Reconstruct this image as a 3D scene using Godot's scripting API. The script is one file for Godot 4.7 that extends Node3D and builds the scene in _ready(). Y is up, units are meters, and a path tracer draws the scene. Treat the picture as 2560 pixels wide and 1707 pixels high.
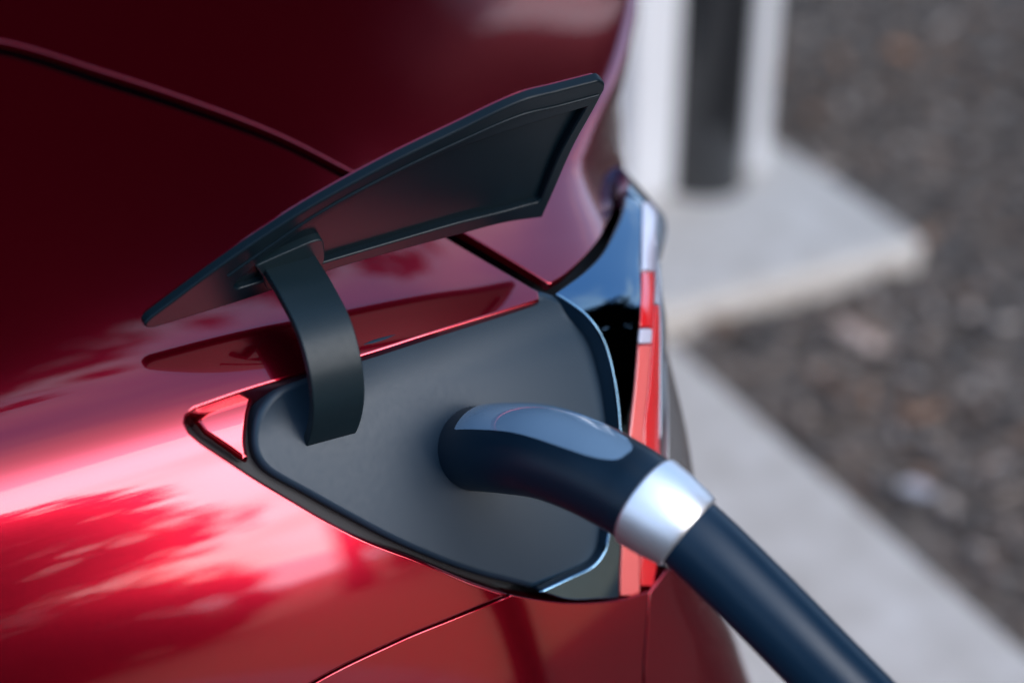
extends Node3D
# Rear corner of a red electric car on charge: charge port, open door, connector, and the charging post behind.
# Car frame: x to the rear, y up, z out of the car's left side; metres. Body skins are height fields over
# (u, v): u along x, v along VV (up and inwards), height along NN; outlines below are (u, v) pairs in metres.

const P0 := Vector3(0, 0.95, 0)
const VV := Vector3(0, 0.70710678, -0.70710678)
const NN := Vector3(0, 0.70710678, 0.70710678)
const THETA := [-0.9, 91, -0.5, 87, -0.25, 82, -0.14, 76.5, -0.1, 72, -0.071, 68.5, -0.05, 65.5, -0.03, 62.5, -0.014, 58.5, -0.004, 53, 0.004, 42, 0.011, 31, 0.022, 22, 0.04, 16, 0.07, 13, 0.12, 11, 0.2, 8.5, 0.45, 6, 0.95, 3]
const VT := [0.01876, 0.06782]
const LK := [-0.6, 0.105, -0.11667, 0.096763, -0.062144, 0.10506, -0.0091434, 0.12021, 0.031064, 0.13946, 0.073303, 0.17331, 0.12, 0.172, 0.3, 0.285]
const BK := [-0.9, 0.18, -0.3, 0.19, -0.18586, 0.15514, -0.14978, 0.13702, -0.11667, 0.12991, -0.075219, 0.13091, 0, 0.128, 0.3, 0.28]
const TK := [0, 0.062, 0.05, 0.09, 0.10207, 0.10989, 0.12054, 0.12902, 0.15198, 0.16918, 0.18349, 0.20599, 0.21492, 0.23696, 0.24036, 0.261, 0.34036, 0.331, 0.49036, 0.371, 0.95, 0.391]
const TW := [0, 0.016, 0.08, 0.01, 0.12, 0.006, 0.166, 0.004, 0.3, 0.0035]
const TMM := [0, 0.8, 0.08, 0.9, 0.12, 1.1, 0.166, 2.2, 0.3, 3]
const TOO := [0, 0.14, 0.09, 0.125, 0.13, 0.09, 0.17, 0.04, 0.25, 0.03]
const UL := [0.1414, 0.0852, 0.1592, 0.1017, 0.1812, 0.1237]
const TE := [-0.1640, 0.2900, -0.1183, 0.2457, -0.0787, 0.2043, -0.0480, 0.1682, -0.0236, 0.1313, -0.0050, 0.1028, 0.0133, 0.0752, 0.0281, 0.0520, 0.0430, 0.0294]
const TGAP := [0.0430, 0.0294, 0.0560, 0.0332, 0.0787, 0.0440, 0.0990, 0.0554, 0.1195, 0.0695, 0.1506, 0.0893, 0.1669, 0.1000, 0.1822, 0.1145, 0.1872, 0.1206]
const QE := [0.0346, 0.0261, 0.0198, 0.0473, 0.0042, 0.0717, -0.0090, 0.0957, -0.0276, 0.1238, -0.0523, 0.1596, -0.0835, 0.1938, -0.1232, 0.2334, -0.1683, 0.2777]
const PU := [0.0318, 0.0209, 0.0087, 0.0191, -0.0345, 0.0163, -0.0777, 0.0135, -0.1083, 0.0127, -0.1304, 0.0120, -0.1452, 0.0112, -0.1661, 0.0094]
const PT := [-0.1661, 0.0094, -0.1710, 0.0069, -0.1726, 0.0039, -0.1718, -0.0011]
const PL := [-0.1718, -0.0011, -0.1677, -0.0071, -0.1582, -0.0175, -0.1450, -0.0313, -0.1312, -0.0443, -0.1170, -0.0573, -0.0982, -0.0723, -0.0724, -0.0890, -0.0472, -0.1060, -0.0294, -0.1164, -0.0257, -0.1183]
const PL2 := [-0.0250, -0.1187, -0.0104, -0.1250, 0.0096, -0.1322, 0.0311, -0.1373, 0.0475, -0.1395, 0.0623, -0.1398]
const BLN := [-0.0258, -0.1187, -0.0616, -0.1209, -0.0902, -0.1228, -0.1384, -0.1291]
const VL := [0.0629, -0.1399, 0.0596, -0.1540, 0.0538, -0.1857]
const IL := [-0.0932, 0.0138, -0.1090, 0.0112, -0.1236, 0.0083, -0.1335, 0.0016, -0.1388, -0.0070, -0.1405, -0.0162, -0.1381, -0.0240, -0.1329, -0.0303, -0.1187, -0.0430, -0.1042, -0.0559, -0.0813, -0.0751, -0.0570, -0.0924, -0.0372, -0.1045, -0.0248, -0.1108, -0.0079, -0.1191]
const IR := [-0.0079, -0.1191, 0.0156, -0.1180, 0.0317, -0.1157, 0.0396, -0.1106, 0.0440, -0.1029, 0.0531, -0.0859, 0.0597, -0.0689, 0.0648, -0.0461, 0.0671, -0.0276, 0.0668, -0.0080, 0.0622, 0.0066, 0.0537, 0.0156, 0.0438, 0.0218, 0.0362, 0.0246]
const IT := [0.0362, 0.0246, -0.0062, 0.0220, -0.0432, 0.0200, -0.0758, 0.0182, -0.0932, 0.0138]
const TRI := [-0.1164, 0.0173, -0.1438, 0.0174, -0.1627, 0.0148, -0.1698, 0.0085, -0.1698, 0.0005, -0.1614, -0.0087, -0.1478, -0.0241, -0.1310, -0.0385, -0.1159, -0.0245, -0.1068, 0.0062]
const TPAD := [-0.1655, 0.0064, -0.1577, 0.0098, -0.1447, 0.0120, -0.1330, 0.0123, -0.1389, 0.0009, -0.1434, -0.0099, -0.1458, -0.0203, -0.1544, -0.0117, -0.1626, -0.0018]
const LG := [0.0448, 0.0243, 0.0687, 0.0330, 0.0878, 0.0423, 0.1032, 0.0530, 0.1195, 0.0657, 0.1370, 0.0820]
const LT := [0.1370, 0.0820, 0.1450, 0.0781, 0.1533, 0.0757]
const LM := [0.1470, 0.0767, 0.1223, 0.0456, 0.1045, 0.0203, 0.0872, -0.0096, 0.0757, -0.0365, 0.0693, -0.0503, 0.0610, -0.0713, 0.0541, -0.0924, 0.0492, -0.1116, 0.0452, -0.1287, 0.0438, -0.1383]
const LL := [0.0442, 0.0233, 0.0502, 0.0152, 0.0564, 0.0052, 0.0612, -0.0099, 0.0620, -0.0296, 0.0605, -0.0480, 0.0561, -0.0704, 0.0501, -0.0871, 0.0413, -0.1042, 0.0375, -0.1116, 0.0288, -0.1174, 0.0128, -0.1196, -0.0073, -0.1217]
const LB := [-0.0074, -0.1221, 0.0103, -0.1307, 0.0319, -0.1358, 0.0476, -0.1378, 0.0637, -0.1378]
const BU := [0.0656, -0.1399, 0.0813, -0.1313, 0.0867, -0.1077, 0.0939, -0.0763, 0.1077, -0.0392, 0.1262, -0.0020, 0.1250, 0.0170]
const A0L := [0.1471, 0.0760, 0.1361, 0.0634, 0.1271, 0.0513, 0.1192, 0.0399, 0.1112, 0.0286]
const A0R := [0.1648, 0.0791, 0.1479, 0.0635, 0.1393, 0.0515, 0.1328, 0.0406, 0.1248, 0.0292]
const A1L := [0.1103, 0.0275, 0.1032, 0.0176, 0.0962, 0.0073, 0.0901, -0.0045]
const A1R := [0.1239, 0.0280, 0.1156, 0.0176, 0.1076, 0.0070, 0.1011, -0.0050]
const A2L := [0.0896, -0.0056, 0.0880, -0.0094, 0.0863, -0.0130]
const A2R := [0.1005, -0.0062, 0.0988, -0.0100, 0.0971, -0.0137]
const A3L := [0.0858, -0.0141, 0.0813, -0.0244, 0.0759, -0.0374, 0.0701, -0.0502, 0.0649, -0.0629, 0.0588, -0.0798, 0.0536, -0.0968, 0.0493, -0.1138, 0.0463, -0.1267, 0.0446, -0.1369]
const A3R := [0.0966, -0.0148, 0.0918, -0.0253, 0.0861, -0.0385, 0.0798, -0.0515, 0.0757, -0.0645, 0.0718, -0.0820, 0.0684, -0.0995, 0.0623, -0.1166, 0.0600, -0.1297, 0.0585, -0.1401]
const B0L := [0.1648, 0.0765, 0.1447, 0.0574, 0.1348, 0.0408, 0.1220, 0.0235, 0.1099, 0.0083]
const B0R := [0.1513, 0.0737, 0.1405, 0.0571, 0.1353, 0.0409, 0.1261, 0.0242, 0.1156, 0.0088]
const B1L := [0.1091, 0.0070, 0.1014, -0.0073, 0.0941, -0.0231, 0.0873, -0.0386, 0.0790, -0.0559, 0.0748, -0.0734, 0.0712, -0.0909, 0.0677, -0.1085, 0.0621, -0.1233, 0.0602, -0.1355]
const B1R := [0.1149, 0.0075, 0.1098, -0.0069, 0.1047, -0.0229, 0.1003, -0.0387, 0.0952, -0.0567, 0.0910, -0.0747, 0.0875, -0.0925, 0.0837, -0.1105, 0.0763, -0.1258, 0.0698, -0.1374]
const CL := [0.1516, 0.0730, 0.1390, 0.0515, 0.1330, 0.0306, 0.1163, 0.0076, 0.1111, -0.0068, 0.1061, -0.0228, 0.1017, -0.0386, 0.0966, -0.0567, 0.0925, -0.0747, 0.0893, -0.0926, 0.0855, -0.1107, 0.0813, -0.1288]
const FL := [-0.0714, -0.0222, -0.0410, -0.0212, -0.0111, -0.0194, 0.0242, -0.0162, 0.0586, -0.0157, 0.0968, -0.0162, 0.1230, -0.0167, 0.1481, -0.0206]
const FR := [0.1481, -0.0206, 0.1520, 0.0009, 0.1559, 0.0306, 0.1600, 0.0536, 0.1619, 0.0702]
const FC := [0.1619, 0.0702, 0.1604, 0.0753, 0.1562, 0.0793]
const FU := [0.1562, 0.0793, 0.1326, 0.0789, 0.1118, 0.0782, 0.0793, 0.0666, 0.0462, 0.0543, 0.0074, 0.0364, -0.0181, 0.0217, -0.0434, 0.0056, -0.0602, -0.0060, -0.0729, -0.0146]
const FT := [-0.0729, -0.0146, -0.0756, -0.0179, -0.0746, -0.0208, -0.0714, -0.0222]
const NL := [-0.0271, -0.0108, -0.0098, -0.0102, 0.0231, -0.0085, 0.0571, -0.0075, 0.0948, -0.0067, 0.1209, -0.0075, 0.1381, -0.0074]
const NC := [0.1381, -0.0074, 0.1436, -0.0073, 0.1449, -0.0018]
const NR := [0.1449, -0.0018, 0.1475, 0.0228, 0.1512, 0.0429, 0.1544, 0.0594]
const NU := [0.1544, 0.0594, 0.1183, 0.0565, 0.0754, 0.0509, 0.0418, 0.0392, 0.0135, 0.0252, -0.0120, 0.0085, -0.0277, -0.0054, -0.0296, -0.0087, -0.0271, -0.0108]
const RIB := [0.1591, 0.0673, 0.1359, 0.0666, 0.1133, 0.0667, 0.0812, 0.0574, 0.0477, 0.0457, 0.0128, 0.0303, -0.0127, 0.0144, -0.0339, 0.0005]
const HP := [-0.0198, 0.0029, -0.0026, 0.0072, 0.0141, 0.0099, 0.0171, 0.0033, 0.0173, -0.0097, 0.0027, -0.0163, -0.0109, -0.0174, -0.0155, -0.0056]
const ARM := [0.908, -0.012, 0.9224, 0.0003, 0.938, 0.009, 0.954, 0.0133, 0.971, 0.0112, 0.987, 0.0002, 0.9965, -0.0215, 1.0005, -0.038, 1.004, -0.056]
const DOOR_AT := Vector3(-0.1, 1.00332843, -0.04267157)
const DOOR_N := Vector3(0.04781128, -0.40673664, 0.91229348)
const DOOR_E1 := Vector3(0.99862953, 0, -0.05233596)
const DOOR_E2 := Vector3(0.02128695, 0.91354546, 0.40617922)
const CABLE := [-0.0252, 0.8966, 0.0076, -0.0222, 0.9139, 0.0372, -0.0149, 0.9258, 0.0645, -0.0063, 0.9301, 0.0899, 0.0018, 0.9299, 0.1128, 0.0054, 0.9286, 0.1235, 0.0161, 0.9208, 0.1451, 0.0354, 0.897, 0.1783, 0.0499, 0.8774, 0.202, 0.0743, 0.8441, 0.2378, 0.0998, 0.8032, 0.2702, 0.1309, 0.7351, 0.3031, 0.1626, 0.625, 0.3362, 0.20, 0.42, 0.36, 0.235, 0.20, 0.35, 0.25, 0.06, 0.29, 0.255, 0.02, 0.18, 0.25, 0.02, -0.1, 0.24, 0.02, -0.5, 0.25, 0.02, -0.95]

# knots: v, value
var t_p: PackedFloat64Array
var t_i: PackedFloat64Array
var t_lk: PackedFloat64Array
var t_bk: PackedFloat64Array
var t_tk: PackedFloat64Array
var t_tw: PackedFloat64Array
var t_tm: PackedFloat64Array
var t_to: PackedFloat64Array
var M := {}
var rng := RandomNumberGenerator.new()
var taken := {}

# ---------------------------------------------------------------- curves and tables
func pchip(k: Array, at: PackedFloat64Array) -> PackedFloat64Array:
	var n := k.size() / 2
	var x := PackedFloat64Array()
	var y := PackedFloat64Array()
	for i in n:
		x.append(k[2 * i])
		y.append(k[2 * i + 1])
	var d := PackedFloat64Array()
	for i in n - 1:
		d.append((y[i + 1] - y[i]) / (x[i + 1] - x[i]))
	var m := PackedFloat64Array()
	m.resize(n)
	m[0] = d[0]
	m[n - 1] = d[n - 2]
	for i in range(1, n - 1):
		if d[i - 1] * d[i] > 0.0:
			var h0 := x[i] - x[i - 1]
			var h1 := x[i + 1] - x[i]
			var w1 := 2.0 * h1 + h0
			var w2 := h1 + 2.0 * h0
			m[i] = (w1 + w2) / (w1 / d[i - 1] + w2 / d[i])
	var o := PackedFloat64Array()
	var j := 0
	for q in at:
		var c := clampf(q, x[0], x[n - 1])
		while j < n - 2 and c > x[j + 1]:
			j += 1
		var h := x[j + 1] - x[j]
		var t := (c - x[j]) / h
		o.append((2 * t * t * t - 3 * t * t + 1) * y[j] + (t * t * t - 2 * t * t + t) * h * m[j] + (-2 * t * t * t + 3 * t * t) * y[j + 1] + (t * t * t - t * t) * h * m[j + 1])
	return o

func integrate(th: PackedFloat64Array, share: float) -> PackedFloat64Array:
	var o := PackedFloat64Array()
	var s := 0.0
	var last := 0.0
	for i in th.size():
		var k := tan(deg_to_rad(th[i] * share + 58.0 * (1.0 - share) - 45.0))
		if i > 0:
			s += (k + last) * 0.0005
		o.append(s)
		last = k
	var at0 := o[900]
	for i in o.size():
		o[i] -= at0
	return o

func make_tables() -> void:
	var g := PackedFloat64Array()
	for i in 1851:
		g.append(-0.9 + i * 0.001)
	var th := pchip(THETA, g)
	t_p = integrate(th, 1.0)
	t_i = integrate(th, 0.7)
	t_lk = pchip(LK, g)
	t_bk = pchip(BK, g)
	t_tk = pchip(TK, g)
	t_tw = pchip(TW, g)
	t_tm = pchip(TMM, g)
	t_to = pchip(TOO, g)

func look(t: PackedFloat64Array, v: float) -> float:
	var f := clampf((v + 0.9) * 1000.0, 0.0, 1849.999)
	var i := int(f)
	return t[i] + (t[i + 1] - t[i]) * (f - i)

func bend(x: float) -> float:
	return x if x > 30.0 else log(1.0 + exp(x))

func h_side(u: float, v: float) -> float:
	return look(t_p, v) - 0.015 * bend(u / 0.05)

func h_lamp(u: float, v: float) -> float:
	return h_side(u, v) - 0.042 * bend((u - look(t_lk, v)) / 0.014) - 0.001

func h_bumper(u: float, v: float) -> float:
	return h_side(u, v) - 0.066 * bend((u - look(t_bk, v)) / 0.022)

func h_trunk(u: float, v: float) -> float:
	var ur := look(t_tk, v)
	var w := look(t_tw, v)
	var lip := 0.004 * exp(-pow((u - ur) / 0.05, 2.0)) * clampf((v - 0.06) / 0.1, 0.0, 1.0)
	return h_side(u, v) + 0.0054 * bend((u - 0.085) / 0.03) - look(t_tm, v) * w * bend((u - ur) / w) - 0.03 * bend((u - ur - look(t_to, v)) / 0.01) + lip

func on(u: float, v: float, h: float) -> Vector3:
	return P0 + Vector3(u, 0, 0) + VV * v + NN * h

func s_side(u: float, v: float) -> Vector3:
	return on(u, v, h_side(u, v))
func s_lamp(u: float, v: float) -> Vector3:
	return on(u, v, h_lamp(u, v))
func s_bumper(u: float, v: float) -> Vector3:
	return on(u, v, h_bumper(u, v))
func s_trunk(u: float, v: float) -> Vector3:
	return on(u, v, h_trunk(u, v))
func s_insert(u: float, v: float) -> Vector3:
	var t := clampf(v - (VT[0] + VT[1] * u - 0.022), 0.0, 0.03)
	return on(u, v, look(t_i, v) - 0.0145 - 0.015 * bend(u / 0.05) + 19.0 * t * t)
func s_floor(u: float, v: float) -> Vector3:
	return on(u, v, h_side(u, v) - 0.0225)
func s_pad(u: float, v: float) -> Vector3:
	return on(u, v, h_side(u, v) - 0.0110)
func s_under(u: float, v: float) -> Vector3:
	return on(u, v, minf(h_lamp(u, v), h_trunk(u, v)) - 0.028)
func s_door(a: float, b: float) -> Vector3:
	return DOOR_AT + DOOR_E1 * a + DOOR_E2 * b + DOOR_N * (1.0 * (b - 0.035) * (b - 0.035))
func s_door_floor(a: float, b: float) -> Vector3:
	return s_door(a, b) - DOOR_N * 0.004
func s_door_plate(a: float, b: float) -> Vector3:
	return s_door(a, b) + DOOR_N * 0.0006
func s_door_back(a: float, b: float) -> Vector3:
	return s_door(a, b) - DOOR_N * 0.0050
func s_rear(a: float, b: float) -> Vector3:
	return Vector3(look(t_tk, 0.035 + 0.707 * a) - 0.014 - 0.10 * maxf(0.0, b - 0.8) + 0.035 * smoothstep(0.80, 0.70, b), b, -a)
func s_window(a: float, b: float) -> Vector3:
	return Vector3(-0.5, 1.06, -0.72) + Vector3(-0.94, 0.34, 0) * a + Vector3(0, 0, -1) * b + Vector3(0.3, 0.9, 0) * (-0.16 * b * b)

# ---------------------------------------------------------------- outlines
func pairs(k: Array) -> PackedVector2Array:
	var o := PackedVector2Array()
	for i in range(0, k.size(), 2):
		o.append(Vector2(k[i], k[i + 1]))
	return o

func spline(p: PackedVector2Array, spacing := 0.003) -> PackedVector2Array:
	if p.size() < 3:
		var q := PackedVector2Array()
		var steps := maxi(1, int(p[0].distance_to(p[1]) / spacing))
		for s in steps + 1:
			q.append(p[0].lerp(p[1], float(s) / steps))
		return q
	var o := PackedVector2Array()
	for i in p.size() - 1:
		var a := p[maxi(i - 1, 0)]
		var b := p[i]
		var c := p[i + 1]
		var d := p[mini(i + 2, p.size() - 1)]
		var l := b.distance_to(c)
		var mb := (c - a) * (l / maxf(1e-6, a.distance_to(b) + l)) if i > 0 else (c - b)
		var mc := (d - b) * (l / maxf(1e-6, c.distance_to(d) + l)) if i + 2 < p.size() else (c - b)
		var steps := maxi(1, ceili(l / spacing))
		for s in steps:
			var t := float(s) / steps
			o.append((2 * t * t * t - 3 * t * t + 1) * b + (t * t * t - 2 * t * t + t) * mb + (-2 * t * t * t + 3 * t * t) * c + (t * t * t - t * t) * mc)
	o.append(p[p.size() - 1])
	return o

func loop(parts: Array, spacing := 0.003) -> PackedVector2Array:
	var o := PackedVector2Array()
	for p in parts:
		for q in spline(p, spacing):
			if o.is_empty() or o[o.size() - 1].distance_to(q) > 0.0006:
				o.append(q)
	if o[0].distance_to(o[o.size() - 1]) < 0.0006:
		o.remove_at(o.size() - 1)
	return o

func back(p: PackedVector2Array) -> PackedVector2Array:
	var q := p.duplicate()
	q.reverse()
	return q

func moved(p: PackedVector2Array, d: Vector2) -> PackedVector2Array:
	var q := PackedVector2Array()
	for a in p:
		q.append(a + d)
	return q

func area(p: PackedVector2Array) -> float:
	var s := 0.0
	for i in p.size():
		s += p[i].cross(p[(i + 1) % p.size()])
	return s * 0.5

func inset(p: PackedVector2Array, d: float) -> PackedVector2Array:
	var n := p.size()
	var o := PackedVector2Array()
	for i in n:
		var a := (p[i] - p[(i + n - 1) % n]).normalized()
		var b := (p[(i + 1) % n] - p[i]).normalized()
		var na := Vector2(-a.y, a.x)
		var nb := Vector2(-b.y, b.x)
		o.append(p[i] + (na + nb) / maxf(0.5, 1.0 + na.dot(nb)) * d)
	return o

func normal_at(surf: Callable, u: float, v: float) -> Vector3:
	var e := 0.001
	var du: Vector3 = surf.call(u + e, v) - surf.call(u - e, v)
	var dv: Vector3 = surf.call(u, v + e) - surf.call(u, v - e)
	return du.cross(dv).normalized()

# A skin over surf, bounded by outline, with rounded edges that turn down into a wall; holes likewise.
func skin(outline: PackedVector2Array, holes: Array, surf: Callable, r: float, wall: float, step: float, hole_wall := 0.004) -> ArrayMesh:
	var pos := PackedVector3Array()
	var nor := PackedVector3Array()
	if area(outline) < 0.0:
		outline = back(outline)
	var rings: Array = [outline]
	for h: PackedVector2Array in holes:
		rings.append(back(h) if area(h) > 0.0 else h)
	var clips: Array = []
	for ri in rings.size():
		var ring: PackedVector2Array = rings[ri]
		var n := ring.size()
		var depth := wall if ri == 0 else hole_wall
		var ps: Array = []
		var ns: Array = []
		for k in 6:
			var ang := PI / 2 * (5 - k) / 4.0 if k > 0 else PI / 2
			var ins := 0.0 if k == 0 else r * (1.0 - sin(ang))
			var drop := maxf(depth, r) if k == 0 else r * (1.0 - cos(ang))
			var q := inset(ring, ins)
			var prow := PackedVector3Array()
			var nrow := PackedVector3Array()
			for i in n:
				var dir := (inset_dir(ring, i)) * -1.0
				var c := q[i]
				var nn := normal_at(surf, c.x, c.y)
				var e := 0.001
				var t: Vector3 = (surf.call(c.x + dir.x * e, c.y + dir.y * e) - surf.call(c.x, c.y)).normalized()
				prow.append(surf.call(c.x, c.y) - nn * drop)
				nrow.append((nn * cos(ang) + t * sin(ang)).normalized())
			ps.append(prow)
			ns.append(nrow)
		for k in 5:
			for i in n:
				var j := (i + 1) % n
				for w in [[k, i], [k + 1, j], [k, j], [k, i], [k + 1, i], [k + 1, j]]:
					pos.append(ps[w[0]][w[1]])
					nor.append(ns[w[0]][w[1]])
		var inner := inset(ring, r)
		var mm := PackedVector2Array()
		for q in inner:
			mm.append(q * 1000.0)
		clips.append(mm)
	var lo := Vector2(INF, INF)
	var hi := -lo
	for q: Vector2 in clips[0]:
		lo = lo.min(q)
		hi = hi.max(q)
	var s := step * 1000.0
	lo = (lo / s).floor() * s
	var nx := ceili((hi.x - lo.x) / s)
	var ny := ceili((hi.y - lo.y) / s)
	var edge := {}
	for ring: PackedVector2Array in clips:
		for i in ring.size():
			var a := ring[i]
			var b := ring[(i + 1) % ring.size()]
			var m := ceili(a.distance_to(b) / (s * 0.2)) + 1
			for k in m + 1:
				var q := (a.lerp(b, float(k) / m) - lo) / s
				edge[Vector2i(floori(q.x), floori(q.y))] = true
				for d in [Vector2(1e-3, 0), Vector2(-1e-3, 0), Vector2(0, 1e-3), Vector2(0, -1e-3)]:
					edge[Vector2i(floori(q.x + d.x), floori(q.y + d.y))] = true
	var known := {}
	var vert := func(q: Vector2) -> Array:
		var key := Vector2i(roundi(q.x * 200.0), roundi(q.y * 200.0))
		if not known.has(key):
			var c := q * 0.001
			known[key] = [surf.call(c.x, c.y), normal_at(surf, c.x, c.y)]
		return known[key]
	for iy in ny:
		for ix in nx:
			var a := lo + Vector2(ix, iy) * s
			var cell := PackedVector2Array([a, a + Vector2(s, 0), a + Vector2(s, s), a + Vector2(0, s)])
			var pieces: Array = []
			if edge.has(Vector2i(ix, iy)):
				pieces = Geometry2D.intersect_polygons(cell, clips[0])
				for k in range(1, clips.size()):
					var rest: Array = []
					for p: PackedVector2Array in pieces:
						rest.append_array(Geometry2D.clip_polygons(p, clips[k]))
					pieces = rest
			else:
				var mid := a + Vector2(s, s) * 0.5
				var inside := Geometry2D.is_point_in_polygon(mid, clips[0])
				for k in range(1, clips.size()):
					inside = inside and not Geometry2D.is_point_in_polygon(mid, clips[k])
				if inside:
					var c4: Array = []
					for q in cell:
						c4.append(vert.call(q))
					for k in [0, 2, 1, 0, 3, 2]:
						pos.append(c4[k][0])
						nor.append(c4[k][1])
			for p: PackedVector2Array in pieces:
				if p.size() < 3 or absf(area(p)) < 1e-4:
					continue
				var tri := Geometry2D.triangulate_polygon(p)
				for k in range(0, tri.size(), 3):
					var three := [p[tri[k]], p[tri[k + 1]], p[tri[k + 2]]]
					if (three[1] - three[0]).cross(three[2] - three[0]) > 0.0:
						three.reverse()
					for q in three:
						var w = vert.call(q)
						pos.append(w[0])
						nor.append(w[1])
	return mesh_of(pos, nor)

func inset_dir(p: PackedVector2Array, i: int) -> Vector2:
	var n := p.size()
	var a := (p[(i + 1) % n] - p[(i + n - 1) % n]).normalized()
	return Vector2(-a.y, a.x)

func mesh_of(pos: PackedVector3Array, nor: PackedVector3Array, uv := PackedVector2Array()) -> ArrayMesh:
	var arr := []
	arr.resize(Mesh.ARRAY_MAX)
	arr[Mesh.ARRAY_VERTEX] = pos
	arr[Mesh.ARRAY_NORMAL] = nor
	if uv.size():
		arr[Mesh.ARRAY_TEX_UV] = uv
	var m := ArrayMesh.new()
	m.add_surface_from_arrays(Mesh.PRIMITIVE_TRIANGLES, arr)
	return m

# ---------------------------------------------------------------- swept shapes
func spline3(k: Array, spacing: float) -> PackedVector3Array:
	var p := PackedVector3Array()
	for i in range(0, k.size(), 3):
		p.append(Vector3(k[i], k[i + 1], k[i + 2]))
	var o := PackedVector3Array()
	for i in p.size() - 1:
		var a := p[maxi(i - 1, 0)]
		var b := p[i]
		var c := p[i + 1]
		var d := p[mini(i + 2, p.size() - 1)]
		var l := b.distance_to(c)
		var mb := (c - a) * (l / maxf(1e-6, a.distance_to(b) + l)) if i > 0 else (c - b)
		var mc := (d - b) * (l / maxf(1e-6, c.distance_to(d) + l)) if i + 2 < p.size() else (c - b)
		var steps := maxi(1, ceili(l / spacing))
		for s in steps:
			var t := float(s) / steps
			o.append((2 * t * t * t - 3 * t * t + 1) * b + (t * t * t - 2 * t * t + t) * mb + (-2 * t * t * t + 3 * t * t) * c + (t * t * t - t * t) * mc)
	o.append(p[p.size() - 1])
	return o

func frames(path: PackedVector3Array, upward: Vector3) -> Array:
	var o: Array = []
	var last := upward
	for i in path.size():
		var t := (path[mini(i + 1, path.size() - 1)] - path[maxi(i - 1, 0)]).normalized()
		last = (last - t * last.dot(t)).normalized()
		o.append([t, last, t.cross(last)])   # along, up, side
	return o

# rows: [centre, frame, radius]; phi from top towards the side
func tube(rows: Array, seg := 40, from := 0.0, to := TAU, caps := true) -> ArrayMesh:
	var pos := PackedVector3Array()
	var nor := PackedVector3Array()
	var ps: Array = []
	var ns: Array = []
	for k in rows.size():
		var f: Array = rows[k][1]
		var kp := maxi(k - 1, 0)
		var kn := mini(k + 1, rows.size() - 1)
		var ds: float = (rows[kn][0] - rows[kp][0]).dot(f[0])
		var slope: float = (rows[kn][2] - rows[kp][2]) / ds if absf(ds) > 1e-7 else (0.0 if absf(rows[kn][2] - rows[kp][2]) < 1e-7 else 1e3 * signf(rows[kn][2] - rows[kp][2]))
		var prow := PackedVector3Array()
		var nrow := PackedVector3Array()
		for i in seg + 1:
			var a := from + (to - from) * i / seg
			var d: Vector3 = f[1] * cos(a) + f[2] * sin(a)
			prow.append(rows[k][0] + d * rows[k][2])
			nrow.append((d - f[0] * slope).normalized())
		ps.append(prow)
		ns.append(nrow)
	for k in rows.size() - 1:
		for i in seg:
			for w in [[k, i], [k + 1, i], [k + 1, i + 1], [k, i], [k + 1, i + 1], [k, i + 1]]:
				pos.append(ps[w[0]][w[1]])
				nor.append(ns[w[0]][w[1]])
	if caps:
		for k in [0, rows.size() - 1]:
			var out: Vector3 = rows[k][1][0] * (-1.0 if k == 0 else 1.0)
			for i in seg:
				var tri := [rows[k][0], ps[k][i], ps[k][i + 1]] if k == 0 else [rows[k][0], ps[k][i + 1], ps[k][i]]
				for q in tri:
					pos.append(q)
					nor.append(out)
	return mesh_of(pos, nor)

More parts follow.
